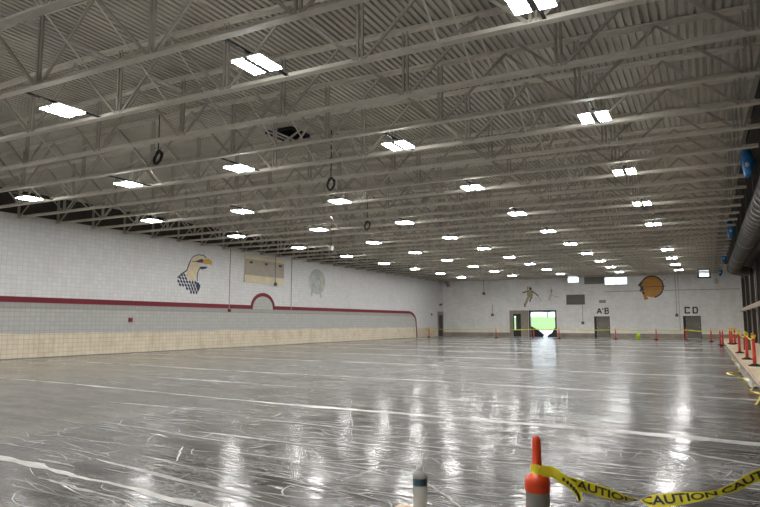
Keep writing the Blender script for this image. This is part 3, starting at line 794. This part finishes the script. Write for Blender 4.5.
for q, z_, r_ in ((-1.08, .2, .18), (-.9, -.05, .16), (-1.0, -.35, .15), (-.82, -.25, .12), (-.78, -.6, .13), (-.98, .42, .12)):
    mb.prism([(q + r_ * math.cos(t), z_ + r_ * .8 * math.sin(t)) for t in circ[::4]], 'y', -.011, 0)
mb.build('dark_blotches', M['inkpaint'], bm_)
MB().prism([(-.95, -.45), (-.55, -.75), (-.35, -1.2), (-.75, -1.28), (-.78, -1.0)], 'y', -.008, 0).build('tail', M['ball'], bm_)

def letter(name, cx_, cz, strokes, label):
    mb = MB()
    for st_ in strokes: mb.stroke(st_, .12, 'y', -.010, 0)
    o = mb.build(name, M['letter']); o.location = (cx_, YF, cz)
    return tag(o, label, 'letter', 'black letters over the back doors')
w_, h_ = .20, .26
letter('painted_letter', -9.61, 2.68, [[(-.21, -h_), (-.01, h_)], [(.01, h_), (.21, -h_)], [(-.11, -.08), (.11, -.08)]], 'black letter A painted above the left grey door')
letter('painted_letter', -8.90, 2.68, [[(-.15, -h_ - .05), (-.15, h_ + .05)], [(-.15, h_), (.08, h_), (.16, .16), (.10, .02), (-.15, .02)], [(.08, .02), (.18, -.1), (.10, -h_), (-.15, -h_)]], 'black letter B painted above the left grey door')
letter('painted_mark', -9.27, 2.86, [[(-.03, .09), (.02, -.05)]], 'small black tick painted between the letters A and B')
w_ = .17
letter('painted_letter', -1.64, 2.69, [[(w_, h_), (-w_, h_)], [(-w_, h_ + .05), (-w_, -h_ - .05)], [(-w_, -h_), (w_, -h_)], [(w_, h_ + .05), (w_, h_ - .1)], [(w_, -h_ - .05), (w_, -h_ + .1)]], 'black squared letter C painted above the right grey door')
letter('painted_letter', -.96, 2.69, [[(-w_, -h_ - .05), (-w_, h_ + .05)], [(-w_, h_), (.12, h_), (w_, h_ - .08), (w_, -h_ + .08), (.12, -h_), (-w_, -h_)]], 'black squared letter D painted above the right grey door')

lv = thing('wall_louver', 'grey louvered vent panel high on the back wall below a bright window', 'louver', (-11.88, YF, 3.86))
MB().box(-.92, .92, -.08, 0, -.51, .51).build('panel', M['louver'], lv)
sl = MB()
for i in range(9): sl.bar((-.86, -.10, -.42 + i * .105), (.86, -.10, -.42 + i * .105), .07, .012, up=(0, .6, 1))
sl.build('slats', M['boxgrey'], lv)
vg = thing('wall_vent', 'small dark slotted vent above the letters A and B', 'vent', (-9.26, YF, 3.63))
MB().box(-.34, .34, -.03, 0, -.15, .15).build('frame', M['fad_grey'], vg)
sl = MB()
for i in range(4): sl.box(-.3, .3, -.04, -.03, -.12 + i * .07, -.08 + i * .07)
sl.build('slots', M['boxgrey'], vg)
def back_drop(x_, z0, z1, label, two=False):
    t = thing('conduit_drop', label, 'conduit', (x_, YF, z0), 'conduit drops on the back wall')
    mb = MB().box(-.025, .025, -.05, 0, 0, z1 - z0)
    if two: mb.box(.22, .26, -.05, 0, -1.5, z1 - z0)
    mb.build('conduit', M['conduit'], t)
    MB().box(-.13, .13, -.14, 0, -.15, .13).build('box', M['boxgrey'], t)
back_drop(-2.55, 2.24, 6.2, 'conduit drop with a dark box left of the letter C', True)
back_drop(-21.63, 4.7, 6.3, 'conduit drop ending in a box high toward the back left corner')
back_drop(-20.7, 2.36, 3.5, 'short conduit drop ending in a box left of the glazed door')
back_drop(-11.23, 1.5, 3.3, 'conduit drop to a box between overhead door and letter A')
tag(MB().tube([(-9.0, YF - .06, 4.62), (2.8, YF - .06, 4.62)], .03, 8).build('conduit', M['conduit']), 'long thin horizontal pipe across the back wall behind the orange disc', 'conduit')
wp = thing('wall_horn', 'small white horn hanging below the eave beside the blue-framed window', 'horn', (.85, YF - .25, 5.45))
MB().lathe([(.13, -.33), (.17, -.3), (.15, .05), (.09, .2), (.05, .3)], 16).build('horn', M['capwhite'], wp)
MB().box(-.02, .02, 0, .25, .26, .30).build('bracket', M['boxgrey'], wp)

# black tarps sagging over the lower corners of the overhead door
tag(MB().prism([(-16.55, .01), (-15.35, .01), (-15.2, .25), (-15.75, .72), (-16.55, 1.15)], 'y', YF + .05, YF + .09).build('black_tarp', M['tarp']), 'black tarp across the lower left corner of the bright overhead door', 'tarp')
tag(MB().prism([(-14.02, .01), (-14.9, .01), (-14.75, .25), (-14.42, .42), (-14.1, .95), (-14.02, 1.0)], 'y', YF + .05, YF + .09).build('black_tarp', M['tarp']), 'black tarp across the lower right corner of the bright overhead door', 'tarp')

# ------------------------------------------------------------------ traffic posts
def post(name, x, y, z, label, pm, h=1.07, group='orange posts around the hall', bands=True):
    t = thing(name, label, 'traffic post', (x, y, z), group)
    mb = MB(); mb.prism([(.20 * math.cos(a) * (1.0 if k % 2 else .97), .20 * math.sin(a) * (1.0 if k % 2 else .97)) for k, a in enumerate([math.pi / 8 + math.pi / 4 * i for i in range(8)])], 'z', 0, .045)
    mb.lathe([(.13, .045), (.11, .075), (.06, .085)], 16); mb.build('base', M['rubber'], t)
    MB().lathe([(.056, .07), (.055, .30), (.053, .32), (.048, h - .31), (.048, h - .23), (.052, h - .222), (.0525, h - .19), (.0515, h - .178), (.044, h - .166), (.030, h - .157), (.0205, h - .150), (.0185, h - .05), (.019, h - .03), (.016, h - .010), (.008, h), (.002, h + .001)], 24).build('tube', pm, t)
    if bands:
        MB().lathe([(.0495, h - .285), (.0495, h - .226)], 24, cap=False).build('reflective_band', M['reflect'], t)
        MB().lathe([(.0530, h - .45), (.0515, h - .36)], 24, cap=False).build('reflective_band', M['reflect'], t)
    return t
near = post('traffic_post', -.670, 2.73, 0, 'orange post with grey reflective bands in the foreground tied with caution tape', M['orange'])
far0 = post('traffic_post', -19.0, 62, .0, 'orange-red post on the tape line left of the glazed back door', M['red_plastic'], bands=False)
FAR = [(-26.0, 61.2, 'orange-red post against the left wall near the red stripe end'),
       (-15.2, 62, 'orange-red post in front of the left side of the overhead door'),
       (-12.75, 62, 'orange-red post in front of the right side of the overhead door'),
       (-7.55, 61.5, 'orange-red post right of the door under letters A and B'),
       (-4.05, 60.5, 'orange-red post below the orange disc mural'),
       (-1.70, 61, 'orange-red post in front of the door under letters C and D'),
       (.22, 57.5, 'orange-red post standing right of the door under letters C and D')]
for x_, y_, lab in FAR: dup(far0, (x_, y_, 0), lab)
QX = [(.72, 48.6, 'leftmost'), (.92, 47.2, 'second from the left'), (1.17, 47.6, 'middle one'), (1.36, 46.8, 'second from the right'), (1.56, 47.9, 'rightmost')]
for x_, y_, wd in QX:
    dup(far0, (x_, y_, .12 if x_ > 1.25 else 0) if x_ > 1.25 else (min(x_, .84) if x_ < 1 else 1.27, y_, 0 if x_ < 1 else .12), 'orange-red post, %s in the cluster of five by the right aisle' % wd)
B = [(1.27, 33.9, 'orange-red post on the tan walkway, rear one of the three nearer posts'), (1.30, 28.3, 'orange-red post on the tan walkway, middle one of the three nearer posts'), (1.31, 24.1, 'orange-red post on the tan walkway standing nearest the camera')]
for x_, y_, lab in B: dup(far0, (x_, y_, .12), lab)

# ------------------------------------------------------------------ caution tape
def ribbon(pts, w, ups, name, m, parent=None, th=.0012):
    """flat strip with thickness; ups gives the across direction at each point"""
    mb = MB(); vs = []; n_ = len(pts)
    for i, p_ in enumerate(pts):
        p_ = Vector(p_); t_ = (Vector(pts[min(n_ - 1, i + 1)]) - Vector(pts[max(0, i - 1)])).normalized()
        u = Vector(ups[i]); u = (u - t_ * u.dot(t_)).normalized(); nn = t_.cross(u).normalized()
        ww = w[i] if isinstance(w, (list, tuple)) else w
        for a, b in ((-.5, -.5), (.5, -.5), (.5, .5), (-.5, .5)): vs.append(p_ + u * a * ww + nn * b * th)
    fs = []
    for i in range(n_ - 1):
        for j in range(4): fs.append((4 * i + j, 4 * i + (j + 1) % 4, 4 * i + 4 + (j + 1) % 4, 4 * i + 4 + j))
    mb.add(vs, fs, False); mb.f += [[0, 1, 2, 3], [4 * n_ - 4 + j for j in range(4)]]; mb.sm += [False, False]
    return mb.build(name, m, parent)
def catmull(P, n):
    P = [Vector(p) for p in P]; out = []
    Q = [P[0] * 2 - P[1]] + P + [P[-1] * 2 - P[-2]]
    for i in range(1, len(Q) - 2):
        for j in range(n):
            t = j / n; a, b, c, d = Q[i - 1:i + 3]
            out.append(.5 * ((2 * b) + (c - a) * t + (2 * a - 5 * b + 4 * c - d) * t * t + (3 * b - a - 3 * c + d) * t ** 3))
    out.append(P[-1]); return out

# foreground tape from the near post off to the right
ct = thing('caution_tape', 'yellow caution tape with black lettering sagging from the near orange post', 'caution tape', (0, 0, 0))
hx, hy, hz = -.670, 2.73, .925
K = [(hx + .02, hy - .022, hz - .004), (hx + .075, hy - .03, hz + .002), (-.555, 2.70, .907), (-.50, 2.69, .899), (-.45, 2.69, .890), (-.385, 2.68, .881), (-.32, 2.67, .873), (-.26, 2.67, .872), (-.20, 2.67, .877), (-.13, 2.68, .892), (-.06, 2.69, .906), (0.0, 2.69, .926), (.06, 2.70, .952), (.14, 2.71, 1.0), (.26, 2.74, 1.03), (.42, 2.78, 1.02), (.545, 2.81, .955)]
path = catmull(K, 10)
def lerp_tab(T, x):
    for (a, va), (b, vb) in zip(T, T[1:]):
        if x <= b: return va + (vb - va) * max(0, min(1, (x - a) / (b - a)))
    return T[-1][1]
# the strip leans and folds over on itself along the way
AN = [(-.65, 75), (-.36, 70), (-.27, 20), (-.22, -60), (-.08, -65), (-.01, -100), (.05, -108), (.6, -100)]
WD = [(-.66, .020), (-.58, .042), (-.50, .050), (-.38, .050), (-.31, .040), (-.26, .042), (-.20, .050), (-.12, .046), (-.03, .026), (.0, .022), (.05, .034), (.14, .046), (.5, .05)]
def across(p_):
    a = R(lerp_tab(AN, p_[0])); return Vector((0, -math.cos(a), math.sin(a)))
ups = [across(p_) for p_ in path]
wid = [lerp_tab(WD, p_[0]) for p_ in path]
ribbon(path, wid, ups, 'strip', M['tape'], ct)
# lettering laid along the strip
cum = [0.0]
for i in range(1, len(path)): cum.append(cum[-1] + (path[i] - path[i - 1]).length)
def at_arc(s_):
    for i in range(1, len(cum)):
        if cum[i] >= s_ or i == len(cum) - 1:
            f_ = (s_ - cum[i - 1]) / (cum[i] - cum[i - 1]); p_ = path[i - 1].lerp(path[i], f_)
            t_ = (path[i] - path[i - 1]).normalized(); u = ups[i - 1].lerp(ups[i], f_); u = (u - t_ * u.dot(t_)).normalized()
            return p_, t_, u, t_.cross(u)
for word in range(3):
    fc = bpy.data.curves.new('tape_text', 'FONT'); fc.body = 'CAUTION'; fc.size = .060; fc.align_y = 'CENTER'; fc.offset = .0016
    fo = bpy.data.objects.new('tape_text', fc); COL.objects.link(fo)
    bpy.context.view_layer.update()
    me0 = bpy.data.meshes.new_from_object(fo.evaluated_get(bpy.context.evaluated_depsgraph_get()))
    bpy.data.objects.remove(fo, do_unlink=True)
    bm = bmesh.new(); bm.from_mesh(me0)
    for it in range(2): bmesh.ops.subdivide_edges(bm, edges=[e for e in bm.edges if e.calc_length() > .012], cuts=1)
    bmesh.ops.triangulate(bm, faces=bm.faces[:])
    for v in bm.verts:
        p_, t_, u, nn = at_arc(.115 + .285 * word + v.co.x); y_ = v.co.y * lerp_tab(WD, p_.x) / .060
        side = -1 if nn.y > 0 else 1          # the printed face looks toward the camera side
        v.co = p_ + u * y_ * (1 if u.z > 0 else -1) * .95 + nn * .0022 * side
    me1 = bpy.data.meshes.new('lettering'); bm.to_mesh(me1); bm.free(); me1.materials.append(M['ink'])
    lo = bpy.data.objects.new('lettering', me1); COL.objects.link(lo); lo.parent = ct
# knot around the handle and loose tail
rg = [(hx + .0225 * math.cos(t), hy + .0225 * math.sin(t), hz + .006 * math.sin(3 * t)) for t in [2 * math.pi * i / 24 for i in range(25)]]
ribbon(rg, .052, [(0, .1, 1)] * 25, 'knot', M['tape'], ct, .004)
tl = catmull([(hx + .02, hy - .018, hz + .012), (hx + .065, hy - .03, hz + .018), (-.565, 2.685, .925), (-.52, 2.68, .895), (-.495, 2.68, .865), (-.488, 2.68, .838)], 6)
ribbon(tl, [.022 + .02 * math.sin(math.pi * i / (len(tl) - 1)) for i in range(len(tl))], [(.5, -.4, .75)] * len(tl), 'tail', M['tape'], ct)
mb = MB()
for i in range(14, 30, 2):
    p_ = tl[i]; mb.box(p_.x - .006, p_.x + .004, p_.y - .006, p_.y - .003, p_.z - .007, p_.z + .006)
mb.build('tail_print', M['ink'], ct)
# second post just beyond the right of the frame carries the other end
post('traffic_post', .56, 2.83, 0, 'orange post holding the far right end of the foreground caution tape', M['orange'])

# tape line along the back wall
pts = [(-26.45, 61.2, .82), (-26.0, 61.13, .86), (-22.5, 61.5, .79), (-19.0, 61.93, .87), (-17.1, 61.9, .80), (-15.2, 61.93, .87), (-14.0, 61.9, .83), (-12.75, 61.93, .87), (-10.2, 61.7, .80), (-7.55, 61.43, .87), (-5.8, 60.9, .81), (-4.05, 60.43, .88), (-2.9, 60.7, .82), (-1.7, 60.93, .88), (-.7, 59.0, .82), (.22, 57.43, .88), (.5, 53.0, .83), (.84, 48.5, .88)]
pth = catmull(pts, 5)
tag(ribbon(pth, .06, [(0, 0, 1)] * len(pth), 'caution_tape', M['tape']), 'thin yellow tape strung between posts along the back wall', 'caution tape')
# tape along the right aisle posts with crumpled knots
pts = [(.84, 48.53, .9), (1.27, 47.53, 1.0), (1.36, 46.72, .98), (1.3, 40.5, .93), (1.27, 33.83, 1.02), (1.29, 31.0, .93), (1.30, 28.23, 1.02), (1.31, 26.0, .95), (1.31, 24.03, 1.03)]
pth = catmull(pts, 6)
ta = tag(ribbon(pth, .06, [(0, 0, 1)] * len(pth), 'caution_tape', M['tape']), 'yellow tape strung between the posts on the tan walkway', 'caution tape')
mb = MB(); rk = random.Random(21)
for (x_, y_, lab) in B + [(1.36, 46.8, ''), (1.56, 47.9, ''), (1.27, 47.6, '')]:
    for q in range(5):
        a0 = rk.uniform(0, 6.28)
        pq = [(x_ + (.05 + .03 * rk.random()) * math.cos(a0 + i * .8) , y_ + (.06) * math.sin(a0 + i * .8), .97 + .12 * rk.random() + .02 * i) for i in range(7)]
        vs = []
        for p_ in pq: vs += [(p_[0], p_[1], p_[2] - .018), (p_[0] + .01, p_[1] + .01, p_[2] + .018)]
        mb.add(vs, [(2 * i, 2 * i + 2, 2 * i + 3, 2 * i + 1) for i in range(6)])
mb.build('crumpled_knots', M['tape'], ta)
# loose tape lying on the floor edge
gp = [(.72, 13.8), (.92, 15.6), (.80, 16.8), (.97, 18.2), (.78, 20.0), (.45, 22.0), (.80, 22.8), (.93, 26), (.84, 30), (.97, 35), (.90, 41), (.98, 46.5)]
pth = catmull([(a, b, .02 + .012 * math.sin(i * 2)) for i, (a, b) in enumerate(gp)], 8)
tag(ribbon(pth, .055, [(math.cos(i * .5) * .5 + .7, 0, .5 * math.sin(i * .7)) for i in range(len(pth))], 'caution_tape', M['tape']), 'loose yellow tape lying on the floor along the walkway edge', 'caution tape')
# crumpled spare film heaped along the walkway edge
mb = MB(); nY, nX = 150, 5; vs = []
for i in range(nY + 1):
    y_ = 17.5 + 31 * i / nY
    for j in range(nX + 1):
        f_ = j / nX; x_ = .84 + .17 * f_ + .04 * noise.noise((y_ * .8, f_ * 3, 1))
        z_ = .005 + math.sin(math.pi * f_) * (.03 + .03 * noise.noise((y_ * 1.7, f_ * 4, 5)))
        vs.append((x_, y_, max(.005, z_)))
mb.add(vs, [(i * (nX + 1) + j, i * (nX + 1) + j + 1, (i + 1) * (nX + 1) + j + 1, (i + 1) * (nX + 1) + j) for i in range(nY) for j in range(nX)])
tag(mb.build('crumpled_film', M['heap']), 'crumpled clear plastic film bunched along the edge of the tan walkway', 'plastic film')

# fluorescent bucket by the back wall
bk = thing('mop_bucket', 'small fluorescent yellow bucket on the floor by the back wall', 'bucket', (-5.5, 60.3, 0))
MB().lathe([(.14, .06), (.17, .1), (.21, .38), (.23, .40), (.20, .40), (.16, .12)], 16).build('pail', M['lime'], bk)
MB().box(-.13, .13, -.12, .12, .38, .56).box(-.05, .05, -.16, .16, .56, .60).build('wringer', M['lime'], bk)
for a, b in ((-.11, -.11), (.11, -.11), (-.11, .11), (.11, .11)):
    mb = MB(); mb.tube([(a - .015, b, .035), (a + .015, b, .035)], .035, 12); mb.build('wheel', M['rubber'], bk)
tag(MB().prism([(1.62, .0), (1.95, .0), (1.93, .62), (1.64, .62)], 'y', 38.0, 38.4).box(1.60, 1.97, 37.98, 38.42, .58, .64).build('cardboard_box', M['brownbox'], loc=(0, 0, .12)), 'brown box on the tan walkway behind the nearer orange posts', 'box')

# ------------------------------------------------------------------ bottle on a small timber crate at the bottom edge
cr = thing('wooden_crate', 'pale wooden crate on end under the plastic bottle at the bottom edge', 'crate', (-1.262, 2.668, .006))
MB().box(-.09, .09, -.14, .135, .658, .6799).build('top_board', M['wood'], cr)
for a in (-.075, .075):
    for b in (-.12, .115): MB().box(a - .014, a + .014, b - .014, b + .014, 0, .658).build('corner_post', M['wood'], cr)
for z_ in (.05, .19, .33, .47, .60):
    MB().box(-.09, .09, .129, .137, z_, z_ + .07).box(-.09, .09, -.142, -.134, z_, z_ + .07).box(-.097, -.089, -.14, .135, z_, z_ + .07).box(.089, .097, -.14, .135, z_, z_ + .07).build('slat', M['wood'], cr)
bo = thing('water_bottle', 'clear plastic water bottle with a dark teal label at the bottom edge', 'bottle', (-1.213, 2.735, .686))
mb = MB().lathe([(.020, .004), (.030, .0), (.0325, .010), (.0325, .03), (.031, .036), (.0325, .042), (.0325, .064), (.031, .070), (.0325, .076), (.0325, .10), (.0320, .104), (.0320, .146), (.0325, .150), (.0318, .158), (.028, .170), (.021, .181), (.0135, .188), (.0125, .193), (.0125, .196)], 28)
mb.build('bottle_body', M['bottle'], bo)
MB().lathe([(.0330, .119), (.0332, .121), (.0332, .148), (.0328, .151)], 28, cap=False).build('bottle_label', M['label_teal'], bo)
MB().lathe([(.0145, .190), (.0150, .192), (.0150, .204), (.0140, .206), (.002, .2065)], 20).build('bottle_cap', M['capwhite'], bo)

# ------------------------------------------------------------------ light, sky, camera
W = bpy.data.worlds.new('sky'); S.world = W; W.use_nodes = True
nt = W.node_tree; bg = nt.nodes['Background']
tc = nd(nt, 'ShaderNodeTexCoord'); sp = nd(nt, 'ShaderNodeSeparateXYZ'); nt.links.new(tc.outputs['Generated'], sp.inputs[0])
rp = nd(nt, 'ShaderNodeValToRGB'); rp.color_ramp.elements[0].color = (.82, .92, 1, 1); rp.color_ramp.elements[1].color = (.45, .68, 1, 1)
nt.links.new(sp.outputs['Z'], rp.inputs['Fac']); nt.links.new(rp.outputs['Color'], bg.inputs['Color'])
bg.inputs['Strength'].default_value = 2.3
sn = bpy.data.lights.new('sun', 'SUN'); sn.energy = 1.8; sn.angle = R(1); sn.color = (1, .95, .86)
so = bpy.data.objects.new('sun', sn); COL.objects.link(so); so.rotation_euler = (R(42), 0, R(-20))

cam = bpy.data.cameras.new('camera'); co = bpy.data.objects.new('camera', cam); COL.objects.link(co)
co.location = (0, 0, 1.55); co.rotation_euler = (R(90 + 6.271), 0, R(27.463))
cam.sensor_width = 36; cam.lens = 626.1 / 760 * 36; cam.clip_start = .05; cam.clip_end = 400
S.camera = co
S.view_settings.view_transform = 'Standard'; S.view_settings.look = 'None'
S.view_settings.gamma = 1; S.view_settings.use_curve_mapping = False
S.view_settings.exposure = 0.28
S.cycles.use_denoising = True
